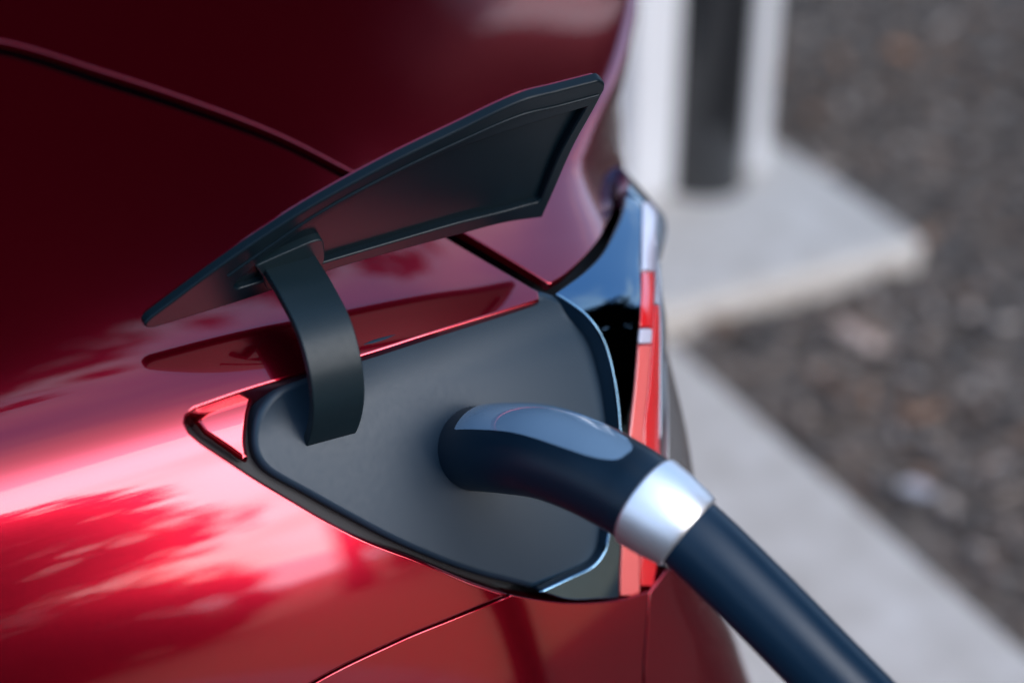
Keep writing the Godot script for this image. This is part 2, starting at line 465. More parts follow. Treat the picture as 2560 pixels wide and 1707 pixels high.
func rounded_box(size: Vector3, r: float) -> ArrayMesh:
	# box centred on its base, with edges rounded by r (three facets)
	var pos := PackedVector3Array()
	var nor := PackedVector3Array()
	var h := size * 0.5 - Vector3(r, r, r)
	var steps := 3
	var sphere := func(a: int, b: int, s: Vector3) -> Vector3:
		var el := PI / 2 * a / steps
		var az := PI / 2 * b / steps
		return Vector3(cos(el) * cos(az) * s.x, sin(el) * s.y, cos(el) * sin(az) * s.z)
	# faces by hand: six flats, twelve edge strips, eight corners
	var quad := func(p: Array, n: Array) -> void:
		var g: Vector3 = (p[1] - p[0]).cross(p[2] - p[0])
		var order := [0, 1, 2, 0, 2, 3] if g.dot(n[0] + n[1] + n[2] + n[3]) < 0.0 else [0, 2, 1, 0, 3, 2]
		for k in order:
			pos.append(p[k])
			nor.append(n[k])
	for ax in 3:
		for sg in [-1.0, 1.0]:
			var n := Vector3.ZERO
			n[ax] = sg
			var b1 := (ax + 1) % 3
			var b2 := (ax + 2) % 3
			var p: Array = []
			for c in [[-1, -1], [1, -1], [1, 1], [-1, 1]]:
				var q := Vector3.ZERO
				q[ax] = sg * size[ax] * 0.5
				q[b1] = c[0] * h[b1]
				q[b2] = c[1] * h[b2]
				p.append(q)
			quad.call(p, [n, n, n, n])
	for ax in 3:
		var b1 := (ax + 1) % 3
		var b2 := (ax + 2) % 3
		for s1 in [-1.0, 1.0]:
			for s2 in [-1.0, 1.0]:
				for k in steps:
					var p: Array = []
					var ns: Array = []
					for w in [[k, -1], [k + 1, -1], [k + 1, 1], [k, 1]]:
						var an: float = PI / 2 * w[0] / steps
						var n := Vector3.ZERO
						n[b1] = cos(an) * s1
						n[b2] = sin(an) * s2
						var q := n * r
						q[ax] = w[1] * h[ax]
						q[b1] += s1 * h[b1]
						q[b2] += s2 * h[b2]
						p.append(q)
						ns.append(n)
					quad.call(p, ns)
	for sx in [-1.0, 1.0]:
		for sy in [-1.0, 1.0]:
			for sz in [-1.0, 1.0]:
				for a in steps:
					for b in steps:
						var p: Array = []
						var ns: Array = []
						for w in [[a, b], [a + 1, b], [a + 1, b + 1], [a, b + 1]]:
							var d: Vector3 = sphere.call(w[0], w[1], Vector3(sx, sy, sz))
							p.append(Vector3(sx, sy, sz) * h + d * r)
							ns.append(d)
						quad.call(p, ns)
	for i in pos.size():
		pos[i].y += size.y * 0.5
	return mesh_of(pos, nor)

# ---------------------------------------------------------------- nodes
func numbered(called: String) -> String:
	var n: int = taken.get(called, 0)
	taken[called] = n + 1
	return called if n == 0 else "%s_%03d" % [called, n]

func thing(called: String, label: String, category: String, at := Vector3.ZERO, group := "", kind := "") -> Node3D:
	var o := Node3D.new()
	o.name = numbered(called)
	add_child(o)
	o.position = at
	meta(o, label, category, group, kind)
	return o

func meta(o: Node, label: String, category: String, group := "", kind := "") -> void:
	if label:
		o.set_meta("label", label)
	if category:
		o.set_meta("category", category)
	if group:
		o.set_meta("group", group)
	if kind:
		o.set_meta("kind", kind)

func part(called: String, m: Mesh, mat: Material, parent: Node, at := Vector3.ZERO) -> MeshInstance3D:
	var o := MeshInstance3D.new()
	o.name = numbered(called) if parent == self else called
	o.mesh = m
	o.material_override = mat
	parent.add_child(o, true)
	o.position = at
	return o

func lin(r: float, g: float, b: float) -> Color:
	return Color(r, g, b).linear_to_srgb()

func mat(called: String, c: Color, rough: float, metal := 0.0, coat := 0.0, coat_rough := 0.03, spec := 0.5) -> StandardMaterial3D:
	var m := StandardMaterial3D.new()
	m.resource_name = called
	m.albedo_color = c
	m.roughness = rough
	m.metallic = metal
	m.metallic_specular = spec
	if coat > 0.0:
		m.clearcoat_enabled = true
		m.clearcoat = coat
		m.clearcoat_roughness = coat_rough
	M[called] = m
	return m

func noise_tex(freq: float, ramp: Array, sd: int, oct := 4, size := 512) -> ImageTexture:
	var n := FastNoiseLite.new()
	n.seed = sd
	n.noise_type = FastNoiseLite.TYPE_SIMPLEX_SMOOTH
	n.frequency = freq
	n.fractal_octaves = oct
	var im := n.get_seamless_image(size, size, false, false, 0.1, true)
	im.convert(Image.FORMAT_RGB8)
	var o := Image.create(size, size, false, Image.FORMAT_RGB8)
	for y in size:
		for x in size:
			var t := im.get_pixel(x, y).r
			var a := t * (ramp.size() - 1)
			var i := mini(int(a), ramp.size() - 2)
			o.set_pixel(x, y, (ramp[i] as Color).lerp(ramp[i + 1], a - i))
	return ImageTexture.create_from_image(o)

func triplanar(m: StandardMaterial3D, tex: Texture2D, scale: float) -> void:
	m.albedo_texture = tex
	m.albedo_color = Color.WHITE
	m.uv1_triplanar = true
	m.uv1_world_triplanar = true
	m.uv1_scale = Vector3.ONE * scale

func relief(m: StandardMaterial3D, tex: Texture2D, cm: float) -> void:
	m.heightmap_enabled = true
	m.heightmap_texture = tex
	m.heightmap_scale = cm

# ---------------------------------------------------------------- camera, sky, sun
const TO_SUN := Vector3(0.35, 0.38, 0.85)

func sky_image() -> Image:
	var w := 1024
	var h := 512
	var im := Image.create(w, h, false, Image.FORMAT_RGBF)
	var n := FastNoiseLite.new()
	n.seed = 11
	n.noise_type = FastNoiseLite.TYPE_SIMPLEX_SMOOTH
	n.frequency = 0.55
	n.fractal_octaves = 5
	var s := TO_SUN.normalized()
	for y in h:
		var el := PI * (0.5 - (y + 0.5) / h)
		for x in w:
			var az := TAU * ((x + 0.5) / w - 0.5)
			var d := Vector3(-sin(az) * cos(el), sin(el), cos(az) * cos(el))
			var k := pow(1.0 - clampf(d.y, 0.0, 1.0), 2.2)
			var c := Vector3(0.42, 0.90, 1.80).lerp(Vector3(0.95, 1.40, 2.05), k)
			var near := clampf(d.dot(s), 0.0, 1.0)
			c += Vector3(0.86, 0.95, 1.08) * (3.5 * pow(near, 3.0) + 9.5 * pow(near, 9.0))
			if d.y > 0.0:
				var q := Vector2(d.x, d.z) / (d.y + 0.22)
				var f := n.get_noise_3d(q.x * 2.2, q.y * 2.2, 3.0)
				var cover := smoothstep(-0.02, 0.38, f) * smoothstep(0.0, 0.12, d.y)
				c = c.lerp(Vector3(2.4, 2.45, 2.5) * (1.0 + 1.6 * pow(near, 5.0)), cover * 0.5)
			im.set_pixel(x, y, Color(c.x, c.y, c.z))
	return im

func set_stage() -> void:
	var cam := Camera3D.new()
	cam.name = "camera"
	var lens := CameraAttributesPhysical.new()
	lens.frustum_focal_length = 50.0
	lens.frustum_focus_distance = 0.935
	lens.exposure_aperture = 1.9
	cam.attributes = lens
	cam.fov = 20.69
	cam.near = 0.05
	cam.far = 400.0
	add_child(cam)
	cam.look_at_from_position(Vector3(-0.37527357, 1.44637364, 0.71783213), P0)
	cam.fov = 20.69
	cam.current = true
	var e := Environment.new()
	e.background_mode = Environment.BG_SKY
	var sky := Sky.new()
	var pano := PanoramaSkyMaterial.new()
	pano.panorama = ImageTexture.create_from_image(sky_image())
	sky.sky_material = pano
	e.sky = sky
	e.tonemap_mode = Environment.TONE_MAPPER_LINEAR
	e.tonemap_exposure = 0.76
	e.sdfgi_enabled = true
	e.ssao_enabled = true
	e.ssil_enabled = true
	var we := WorldEnvironment.new()
	we.name = "environment"
	we.environment = e
	add_child(we)
	var sun := DirectionalLight3D.new()
	sun.name = "sun"
	sun.light_color = Color(1.0, 0.90, 0.78)
	sun.light_energy = 0.8
	sun.light_angular_distance = 40.0
	sun.shadow_enabled = true
	add_child(sun)
	sun.look_at_from_position(TO_SUN * 10.0, Vector3.ZERO)

func materials() -> void:
	mat("red_paint", lin(0.30, 0.003, 0.016), 0.18, 0.93, 1.0, 0.02)
	mat("seal_and_shade", lin(0.012, 0.012, 0.013), 0.7)
	mat("port_plastic", lin(0.009, 0.021, 0.034), 0.42, 0.0, 0.0, 0.0, 0.36)
	mat("door_plastic", lin(0.002, 0.006, 0.009), 0.32, 0.0, 0.0, 0.0, 0.28)
	mat("arm_plastic", lin(0.004, 0.010, 0.013), 0.42, 0.0, 0.0, 0.0, 0.34)
	mat("lamp_black", lin(0.05, 0.12, 0.19), 0.06, 1.0, 1.0, 0.02, 0.7)
	mat("lamp_red", lin(0.55, 0.012, 0.014), 0.10, 0.0, 1.0, 0.02, 0.7)
	mat("lamp_pink", lin(0.60, 0.10, 0.09), 0.12, 0.0, 1.0, 0.02, 0.7)
	mat("lamp_sky_pale", lin(0.42, 0.40, 0.47), 0.10, 0.0, 1.0, 0.02, 0.7)  # pale lens section, with the sky's lilac reflection put into its colour
	mat("lamp_rim", lin(0.16, 0.20, 0.25), 0.10, 0.0, 1.0, 0.02, 0.7)
	mat("corner_sheen", lin(0.10, 0.095, 0.095), 0.16, 0.0, 1.0, 0.05)  # grey of a grazing reflection on the bumper corner, put into the colour
	mat("handle_rubber", lin(0.002, 0.009, 0.018), 0.34, 0.0, 0.0, 0.0, 0.36)
	mat("handle_sky_gloss", lin(0.18, 0.28, 0.39), 0.08, 0.3, 1.0, 0.02, 0.8)  # the sky's blue reflection is put into this base colour
	mat("collar_metal", lin(0.82, 0.79, 0.79), 0.42, 1.0)
	mat("cable_rubber", lin(0.002, 0.012, 0.026), 0.34, 0.0, 0.0, 0.0, 0.34)
	mat("white_enamel", lin(0.62, 0.61, 0.61), 0.30, 0.0, 0.5, 0.1)
	mat("post_gloss", lin(0.012, 0.013, 0.014), 0.12, 0.0, 1.0, 0.05)
	mat("window_glass", lin(0.01, 0.011, 0.012), 0.04, 0.0, 1.0, 0.01)
	mat("tyre_rubber", lin(0.02, 0.02, 0.02), 0.8)
	mat("rim_metal", lin(0.35, 0.35, 0.36), 0.3, 0.9)
	var dust := noise_tex(0.05, [Color(0.72, 0.72, 0.72), Color(0.80, 0.80, 0.80), Color(0.84, 0.84, 0.84), Color(0.94, 0.94, 0.94)], 21, 5)
	for k in ["port_plastic", "handle_rubber", "cable_rubber", "arm_plastic"]:
		var p: StandardMaterial3D = M[k]
		p.roughness_texture = dust
		p.roughness *= 1.2
		p.uv1_triplanar = true
		p.uv1_world_triplanar = true
		p.uv1_scale = Vector3.ONE * 9.0
	var con := mat("concrete", Color.WHITE, 0.85)
	triplanar(con, noise_tex(0.012, [lin(0.37, 0.325, 0.28), lin(0.43, 0.38, 0.33), lin(0.47, 0.42, 0.37), lin(0.53, 0.48, 0.43)], 3, 6), 1.7)
	var soil := mat("mulch_ground", Color.WHITE, 0.95)
	triplanar(soil, noise_tex(0.03, [lin(0.038, 0.028, 0.022), lin(0.095, 0.072, 0.056), lin(0.15, 0.115, 0.09), lin(0.21, 0.165, 0.13)], 5, 5), 2.3)
	var asph := mat("asphalt", Color.WHITE, 0.9)
	triplanar(asph, noise_tex(0.06, [lin(0.03, 0.03, 0.03), lin(0.05, 0.05, 0.05), lin(0.075, 0.073, 0.07)], 8, 4), 1.3)
	var sunlit_tan := mat("sunlit_tan", Color.WHITE, 0.95)
	triplanar(sunlit_tan, noise_tex(0.03, [lin(0.48, 0.26, 0.12), lin(0.62, 0.36, 0.18), lin(0.72, 0.46, 0.27)], 9, 5), 0.6)  # sunlight on the ground is put into this orange tan
	var leaf := mat("leaf", Color.WHITE, 0.6)
	leaf.vertex_color_use_as_albedo = true
	var autumn := mat("autumn_leaf", Color.WHITE, 0.6)
	autumn.vertex_color_use_as_albedo = true
	autumn.backlight_enabled = true
	autumn.backlight = Color.WHITE
	mat("column_paint", lin(0.035, 0.037, 0.04), 0.5)
	mat("bark", lin(0.07, 0.05, 0.04), 0.9)
	var chip := mat("mulch_chip", Color.WHITE, 0.9)
	chip.vertex_color_use_as_albedo = true
	mat("pale_leaf", lin(0.42, 0.31, 0.25), 0.7)
	mat("grey_leaf", lin(0.30, 0.29, 0.31), 0.7)
	mat("rust_leaf", lin(0.33, 0.15, 0.07), 0.7)

# ---------------------------------------------------------------- the setting
func sheet(called: String, x0: float, x1: float, z0: float, z1: float, y: float, m: Material) -> MeshInstance3D:
	var q := PlaneMesh.new()
	q.size = Vector2(x1 - x0, z1 - z0)
	var o := part(called, q, m, self, Vector3((x0 + x1) / 2, y, (z0 + z1) / 2))
	meta(o, "", "", "", "structure")
	return o

func setting() -> void:
	sheet("ground", -150, 150, -150, 150, 0.0, M.asphalt)
	sheet("sunlit_verge", 0.7, 60, 1.7, 120, 0.004, M.sunlit_tan)  # added unseen sheet, coloured as if sunlit, for warm reflections in the side
	sheet("mulch_bed", 0.80, 30, -30, 1.6, 0.11, M.mulch_ground)
	for i in 6:
		var k := part("kerb", rounded_box(Vector3(0.40, 0.13, 1.83), 0.018), M.concrete, self, Vector3(0.618, 0, -4.40 + i * 1.84))
		meta(k, "", "", "", "structure")
	var pad := part("concrete_pad", rounded_box(Vector3(0.60, 0.16, 1.10), 0.02), M.concrete, self, Vector3(0.965, 0, -1.665))
	meta(pad, "", "", "", "structure")
	mulch()
	post()
	var spots := [[1.037, -0.989, 0.034, 0.4, "pale_leaf", "pale curled leaf lying nearer the pad of two on the mulch"], [1.048, -0.944, 0.036, 2.0, "pale_leaf", "pale curled leaf lying nearer the camera of two side by side on the mulch"], [0.89, -0.66, 0.028, 1.1, "grey_leaf", "small grey leaf on the mulch close to the kerb"], [1.405, -1.60, 0.030, 2.7, "rust_leaf", "rust brown leaf on the mulch beside the pad's far corner"], [1.70, -1.74, 0.034, 0.9, "rust_leaf", "rust brown leaf on the mulch far beyond the pad"]]
	for p in spots:
		leaf(p[0], p[1], p[2], p[3], p[4], p[5])
	var nth := ["first", "second", "third", "fourth", "fifth", "sixth", "seventh", "eighth", "ninth", "tenth"]
	var lot := [[-8.0, 13.5, 9.0, 0.3], [-5.4, 12.6, 8.2, 1.2], [-3.0, 14.0, 9.0, 1.7], [-0.8, 12.8, 7.4, 2.6], [1.1, 13.6, 7.6, 4.0]]
	for i in lot.size():
		var a: Array = lot[i]
		tree(a[0], a[1], a[2], a[3], "broadleaf", "green roadside tree facing the charge port, %s of the row counted rearwards" % nth[i])
	var bush := [[-6.6, 11.6, 3.0, 0.1], [-4.2, 11.9, 3.3, 0.7], [-1.9, 11.5, 2.9, 1.5], [0.2, 11.9, 2.8, 2.2], [2.0, 12.1, 2.2, 2.9]]
	for i in bush.size():
		var a: Array = bush[i]
		tree(a[0], a[1], a[2], a[3], "bush", "dark green bush under the roadside trees, %s of the row counted rearwards" % nth[i])
	mirror_column(4.75, 13.4)
	var warm := [[6.1, 13.0, 2.7, 0.2], [7.6, 13.6, 3.1, 1.0], [9.2, 13.0, 2.8, 2.1], [10.8, 12.4, 3.2, 3.0]]
	for i in warm.size():
		var a: Array = warm[i]
		tree(a[0], a[1], a[2], a[3], "autumn", "low orange autumn bush facing the charge port, %s of the row counted rearwards" % nth[i])
	var aft := [[7.2, 1.3, 8.0, 0.4], [7.6, 3.2, 8.4, 1.4], [6.6, 5.0, 8.0, 2.2]]  # added trees, unseen, to darken what the tail lamp mirrors
	for i in aft.size():
		var a: Array = aft[i]
		tree(a[0], a[1], a[2], a[3], "shade", "added dark evergreen mirrored in the tail lamp, %s counted outwards" % nth[i])
	var wood := [[-12.5, -7.5, 15.0, 0.0], [-9.5, -6.5, 16.0, 0.4], [-6.8, -7.2, 17.0, 0.8], [-4.2, -6.2, 16.0, 1.2], [-1.8, -6.6, 16.0, 1.6], [0.6, -7.2, 13.5, 2.4], [2.8, -8.0, 11.0, 2.8], [4.9, -8.6, 9.5, 3.1], [7.0, -8.4, 8.5, 3.6]]
	for i in wood.size():
		var a: Array = wood[i]
		tree(a[0], a[1], a[2], a[3], "shade", "tall dark evergreen beyond the car, %s of the row counted rearwards" % nth[i])

func mulch() -> void:
	var bx := BoxMesh.new()
	bx.size = Vector3(1, 1, 1)
	var mm := MultiMesh.new()
	mm.transform_format = MultiMesh.TRANSFORM_3D
	mm.use_colors = true
	mm.mesh = bx
	var n := 26000
	mm.instance_count = n
	for i in n:
		var far := i > n / 2
		var p := Vector3(rng.randf_range(0.84, 6.0 if far else 3.2), 0.112 + rng.randf() * 0.014, rng.randf_range(-5.5 if far else -3.2, 0.6))
		var b := Basis.from_euler(Vector3(rng.randf_range(-0.35, 0.35), rng.randf() * TAU, rng.randf_range(-0.35, 0.35)))
		b = b * Basis.from_scale(Vector3(rng.randf_range(0.012, 0.05), rng.randf_range(0.003, 0.007), rng.randf_range(0.006, 0.016)))
		mm.set_instance_transform(i, Transform3D(b, p))
		var k := rng.randf_range(0.35, 1.25)
		var c := Color(0.165, 0.122, 0.095)
		var r := rng.randf()
		if r < 0.10:
			c = Color(0.38, 0.31, 0.26)
		elif r < 0.16:
			c = Color(0.22, 0.12, 0.07)
		elif r < 0.45:
			c = Color(0.09, 0.076, 0.066)
		mm.set_instance_color(i, Color(c.r * k, c.g * k, c.b * k))
	var o := MultiMeshInstance3D.new()
	o.name = "bark_mulch"
	o.multimesh = mm
	o.material_override = M.mulch_chip
	add_child(o)
	meta(o, "brown bark mulch covering the bed behind the kerb", "mulch", "", "stuff")

func leaf(x: float, z: float, size: float, turn: float, m: String, label: String) -> void:
	# a dry leaf: pointed oval, curled up at both sides and folded along its rib
	var t := thing("fallen_leaf", label, "leaf", Vector3(x, 0.128, z), "dry leaves on the mulch")
	t.rotation = Vector3(0.2, turn, 0.15)
	var pos := PackedVector3Array()
	var nor := PackedVector3Array()
	var grid: Array = []
	for i in 13:
		var s := i / 12.0
		var half := size * 0.55 * pow(sin(PI * clampf(s, 0.01, 0.99)), 0.8) * (1.0 - 0.25 * s)
		var row := PackedVector3Array()
		for j in 7:
			var a := (j - 3) / 3.0
			row.append(Vector3(a * half, absf(a) * half * 0.55 + 0.25 * size * (s - 0.5) * (s - 0.5), (s - 0.5) * size * 1.7))
		grid.append(row)
	for side in [0.0, -0.0012]:
		for i in 12:
			for j in 6:
				var q := [grid[i][j], grid[i + 1][j], grid[i + 1][j + 1], grid[i][j + 1]]
				var n: Vector3 = (q[1] - q[0]).cross(q[3] - q[0]).normalized()
				for w in ([0, 2, 1, 0, 3, 2] if side == 0.0 else [0, 1, 2, 0, 2, 3]):
					pos.append(q[w] + Vector3(0, side, 0))
					nor.append(n if side == 0.0 else -n)
	part("blade", mesh_of(pos, nor), M[m], t)
	var f := [Vector3(0, 0, 1), Vector3.UP, Vector3(1, 0, 0)]
	part("stalk", tube([[Vector3(0, 0.05 * size, -size * 1.25), f, 0.0008], [Vector3(0, 0.06 * size, -size * 0.8), f, 0.0011], [Vector3(0, 0.03 * size, 0), f, 0.0009]], 6), M[m], t)

func post() -> void:
	var t := thing("charging_post", "tall white charging post with a dark rounded front standing on a concrete pad", "charging post", Vector3(1.02, 0.16, -1.50))
	part("housing", rounded_box(Vector3(0.085, 1.54, 0.20), 0.012), M.white_enamel, t, Vector3(-0.0525, 0.0, 0.0))
	part("housing", rounded_box(Vector3(0.04, 1.54, 0.20), 0.012), M.white_enamel, t, Vector3(0.139, 0.0, 0.0))
	part("cover", rounded_box(Vector3(0.258, 0.06, 0.204), 0.012), M.white_enamel, t, Vector3(0.032, 1.542, 0.0))
	var f := [Vector3.UP, Vector3(0, 0, 1), Vector3(1, 0, 0)]
	var rows: Array = []
	for a in [[0.0, 0.066], [0.02, 0.066], [0.022, 0.064], [1.53, 0.064]]:
		rows.append([Vector3(0.054, a[0], 0.075), f, a[1]])
	part("front_column", tube(rows, 48), M.post_gloss, t)

func tree(x: float, z: float, height: float, turn: float, kind: String, label: String) -> void:
	var g := RandomNumberGenerator.new()
	g.seed = int(x * 100) + int(z * 10) + 7
	var t := thing("tree", label, "tree", Vector3(x, 0, z), "trees round the car park")
	# per kind: lowest leaf, reach, lobes, leaf size, trunk girth, colour
	var k_of := {
		"broadleaf": [0.06, 0.27, 56, 0.17, 0.030, Color(0.050, 0.070, 0.022)],
		"shade": [0.08, 0.24, 25, 0.27, 0.030, Color(0.10, 0.12, 0.11)],
		"bush": [0.05, 0.50, 40, 0.11, 0.020, Color(0.045, 0.055, 0.022)],
		"autumn": [0.06, 0.48, 34, 0.09, 0.020, Color(0.30, 0.10, 0.025)],
	}
	var s: Array = k_of[kind]
	var trunk_rows: Array = []
	var f := [Vector3.UP, Vector3(0, 0, 1), Vector3(1, 0, 0)]
	for k in 9:
		var q := k / 8.0
		trunk_rows.append([Vector3(sin(q * 3.0 + turn) * 0.15, q * height * 0.75, cos(q * 2.0 + turn) * 0.1), f, s[4] * height * (1.0 - 0.75 * q)])
	part("trunk", tube(trunk_rows, 12), M.bark, t)
	var limbs := 7
	for k in limbs:
		var q := lerpf(s[0] + 0.05, 0.7, k / float(limbs))
		var an := turn + k * 2.4
		var root := Vector3(sin(q / 0.75 * 3.0 + turn) * 0.15, q * height, cos(q / 0.75 * 2.0 + turn) * 0.1)
		var tip: Vector3 = root + Vector3(cos(an), 0.7, sin(an)) * height * s[1] * 0.75
		var path := PackedVector3Array()
		for i in 6:
			path.append(root.lerp(tip, i / 5.0) + Vector3(0, 0.03 * height * sin(PI * i / 5.0), 0))
		var fr := frames(path, Vector3(0.3, 0.1, 0.9))
		var rows: Array = []
		for i in 6:
			rows.append([path[i], fr[i], s[4] * height * 0.32 * (1.0 - 0.15 * i)])
		part("limb", tube(rows, 8), M.bark, t)
	var pos := PackedVector3Array()
	var nor := PackedVector3Array()
	var col := PackedColorArray()
	for k in s[2]:
		var q := g.randf()
		var reach: float = height * s[1] * sin(PI * clampf(0.18 + 0.8 * q, 0.0, 1.0))
		var an := g.randf() * TAU
		var rr := reach * sqrt(g.randf())
		var mid := Vector3(cos(an) * rr, lerpf(s[0], 0.97, q) * height, sin(an) * rr)
		var wide := g.randf_range(0.07, 0.13) * height
		for j in 230:
			var d := Vector3(g.randfn(), g.randfn() * 0.8, g.randfn()).limit_length(2.0) * 0.55
			var c := mid + d * wide
			if c.y < 0.05:
				continue
			var b := Basis.from_euler(Vector3(g.randf_range(-1.2, 1.2), g.randf() * TAU, g.randf_range(-1.0, 1.0)))
			var l: float = s[3] * g.randf_range(0.6, 1.3)
			var tone := g.randf_range(0.6, 1.3)
			var cc := Color(s[5].r * tone * g.randf_range(0.8, 1.3), s[5].g * tone, s[5].b * tone)
			var four := [c - b.x * l, c + b.z * l * 0.5, c + b.x * l, c - b.z * l * 0.5]
			for w in [0, 1, 2, 0, 2, 3]:
				pos.append(four[w])
				nor.append(b.y)
				col.append(cc)
	var arr := []
	arr.resize(Mesh.ARRAY_MAX)
	arr[Mesh.ARRAY_VERTEX] = pos
	arr[Mesh.ARRAY_NORMAL] = nor
	arr[Mesh.ARRAY_COLOR] = col
	var m := ArrayMesh.new()
	m.add_surface_from_arrays(Mesh.PRIMITIVE_TRIANGLES, arr)
	part("crown", m, M.autumn_leaf if kind == "autumn" else M.leaf, t)

func mirror_column(x: float, z: float) -> void:  # added column, unseen; its shape makes the dark band mirrored in the paint
	var t := thing("added_column", "added dark column out of view, mirrored in the side paint beside orange bushes", "street lamp", Vector3(x, 0, z))
	var f := [Vector3.UP, Vector3(0, 0, 1), Vector3(1, 0, 0)]
	var rows: Array = []
	for a in [[0.0, 0.30], [0.5, 0.30], [0.56, 0.22], [9.0, 0.12]]:
		rows.append([Vector3(0, a[0], 0), f, a[1]])
	part("column", tube(rows, 24), M.column_paint, t)
	var path := PackedVector3Array([Vector3(0, 8.8, 0), Vector3(0.3, 9.2, 0.1), Vector3(0.9, 9.4, 0.3), Vector3(1.5, 9.45, 0.5)])
	var fr := frames(path, Vector3(0, 0, 1))
	rows = []
	for i in 4:
		rows.append([path[i], fr[i], 0.06])
	part("arm", tube(rows, 12), M.column_paint, t)
	part("column_head", rounded_box(Vector3(0.7, 0.14, 0.3), 0.04), M.column_paint, t, Vector3(1.75, 9.38, 0.55))

# ---------------------------------------------------------------- the car
func car() -> void:
	var t := thing("car", "glossy red electric car with its charge port door open", "car")
	var te := pairs(TE)
	var front := PackedVector2Array([Vector2(-0.5, 0.50), Vector2(-0.30, 0.375)])
	front.append_array(te)
	var tg := pairs(TGAP)
	var rear := PackedVector2Array([tg[tg.size() - 1], Vector2(0.195, 0.130), Vector2(0.235, 0.165), Vector2(0.285, 0.215), Vector2(0.345, 0.29), Vector2(0.40, 0.40), Vector2(0.425, 0.55), Vector2(0.43, 0.95)])
	var top := PackedVector2Array([Vector2(0.43, 0.95), Vector2(-0.5, 0.95)])
	var top2 := PackedVector2Array([Vector2(-0.5, 0.95), Vector2(-0.5, 0.50)])
	part("trunk_lid", skin(loop([front, tg, rear, top, top2], 0.004), [], s_trunk, 0.0008, 0.005, 0.008), M.red_paint, t)
	# quarter panel
	var qe := pairs(QE)
	qe.append_array(PackedVector2Array([Vector2(-0.30, 0.366), Vector2(-0.5, 0.49)]))
	var bl := pairs(BLN)
	bl.append_array(PackedVector2Array([Vector2(-0.22, -0.150), Vector2(-0.275, -0.19), Vector2(-0.30, -0.30)]))
	var arch := PackedVector2Array([Vector2(-0.30, -0.30), Vector2(-0.40, -0.25), Vector2(-0.5, -0.235), Vector2(-0.62, -0.26), Vector2(-0.74, -0.34), Vector2(-0.82, -0.45), Vector2(-0.86, -0.60)])
	var l1 := PackedVector2Array([Vector2(-0.86, -0.60), Vector2(-1.1, -0.60)])
	var l2 := PackedVector2Array([Vector2(-1.1, -0.60), Vector2(-1.1, 0.49)])
	var l3 := PackedVector2Array([Vector2(-1.1, 0.49), Vector2(-0.5, 0.49)])
	var pl := pairs(PL)
	part("quarter_panel", skin(loop([back(qe), PackedVector2Array([qe[0], pairs(PU)[0]]), pairs(PU), pairs(PT), pl, PackedVector2Array([pl[pl.size() - 1], bl[0]]), bl, arch, l1, l2, l3], 0.004), [], s_side, 0.0016, 0.021, 0.008), M.red_paint, t)
	# bumper cover under the port, and its corner round to the rear
	var gap := Vector2(0.0, -0.0005)
	var vl := pairs(VL)
	vl.append(Vector2(0.05, -0.60))
	var low := PackedVector2Array([Vector2(0.05, -0.60), Vector2(-0.14, -0.60)])
	var arch2 := PackedVector2Array([Vector2(-0.14, -0.60), Vector2(-0.17, -0.45), Vector2(-0.23, -0.36), Vector2(-0.298, -0.303)])
	var p2 := pairs(PL2)
	part("rear_bumper", skin(loop([p2, PackedVector2Array([p2[p2.size() - 1], vl[0]]), vl, low, arch2, moved(back(bl), gap), PackedVector2Array([bl[0] + gap, p2[0]])], 0.004), [], s_side, 0.0006, 0.014, 0.008), M.red_paint, t)
	var bu := pairs(BU)
	bu.append(Vector2(0.14, 0.012))
	var sheen_edge := bu.slice(1)
	bu = bu.slice(0, 2)
	var cut := PackedVector2Array([bu[1], Vector2(0.33, -0.15)])
	part("corner_sheen", skin(loop([sheen_edge, PackedVector2Array([Vector2(0.14, 0.012), Vector2(0.33, -0.02)]), PackedVector2Array([Vector2(0.33, -0.02), Vector2(0.33, -0.148)]), PackedVector2Array([Vector2(0.33, -0.148), bu[1] + Vector2(0, 0.002)])], 0.004), [], s_bumper, 0.0010, 0.014, 0.008), M.corner_sheen, t)  # upper bumper corner as its own piece, coloured like its grey reflection
	var right2 := PackedVector2Array([Vector2(0.33, -0.15), Vector2(0.33, -0.60)])
	var low2 := PackedVector2Array([Vector2(0.33, -0.60), Vector2(0.052, -0.60)])
	part("bumper_corner", skin(loop([bu, cut, right2, low2, moved(back(vl), Vector2(0.0018, 0))], 0.004), [], s_bumper, 0.0010, 0.014, 0.008), M.red_paint, t)
	# port
	var port := part("charge_port", skin(loop([pairs(IL), pairs(IR), pairs(IT)]), [], s_insert, 0.0035, 0.010, 0.005), M.port_plastic, t)
	part("recess", skin(loop([pairs(PU), pairs(PT), pl, PackedVector2Array([pl[pl.size() - 1], Vector2(0.03, -0.10)]), PackedVector2Array([Vector2(0.03, -0.10), pairs(PU)[0]])], 0.004), [], s_floor, 0.0015, 0.004, 0.006), M.seal_and_shade, port)  # shade down in the channel is put into the floor's black
	part("painted_pad", skin(loop([pairs(TPAD), PackedVector2Array([pairs(TPAD)[8], pairs(TPAD)[0]])], 0.002), [], s_pad, 0.0030, 0.012, 0.004), M.red_paint, port)
	part("inner_structure", skin(loop([PackedVector2Array([Vector2(-0.7, -0.14), Vector2(0.20, -0.14)]), PackedVector2Array([Vector2(0.20, -0.14), Vector2(0.26, 0.2)]), PackedVector2Array([Vector2(0.26, 0.2), Vector2(0.26, 0.7)]), PackedVector2Array([Vector2(0.26, 0.7), Vector2(-0.7, 0.7)])], 0.01), [], s_under, 0.001, 0.005, 0.012), M.seal_and_shade, t)
	# tail light
	var lg := pairs(LG)
	var lm := pairs(LM)
	var lb := pairs(LB)
	var lt := pairs(LT)
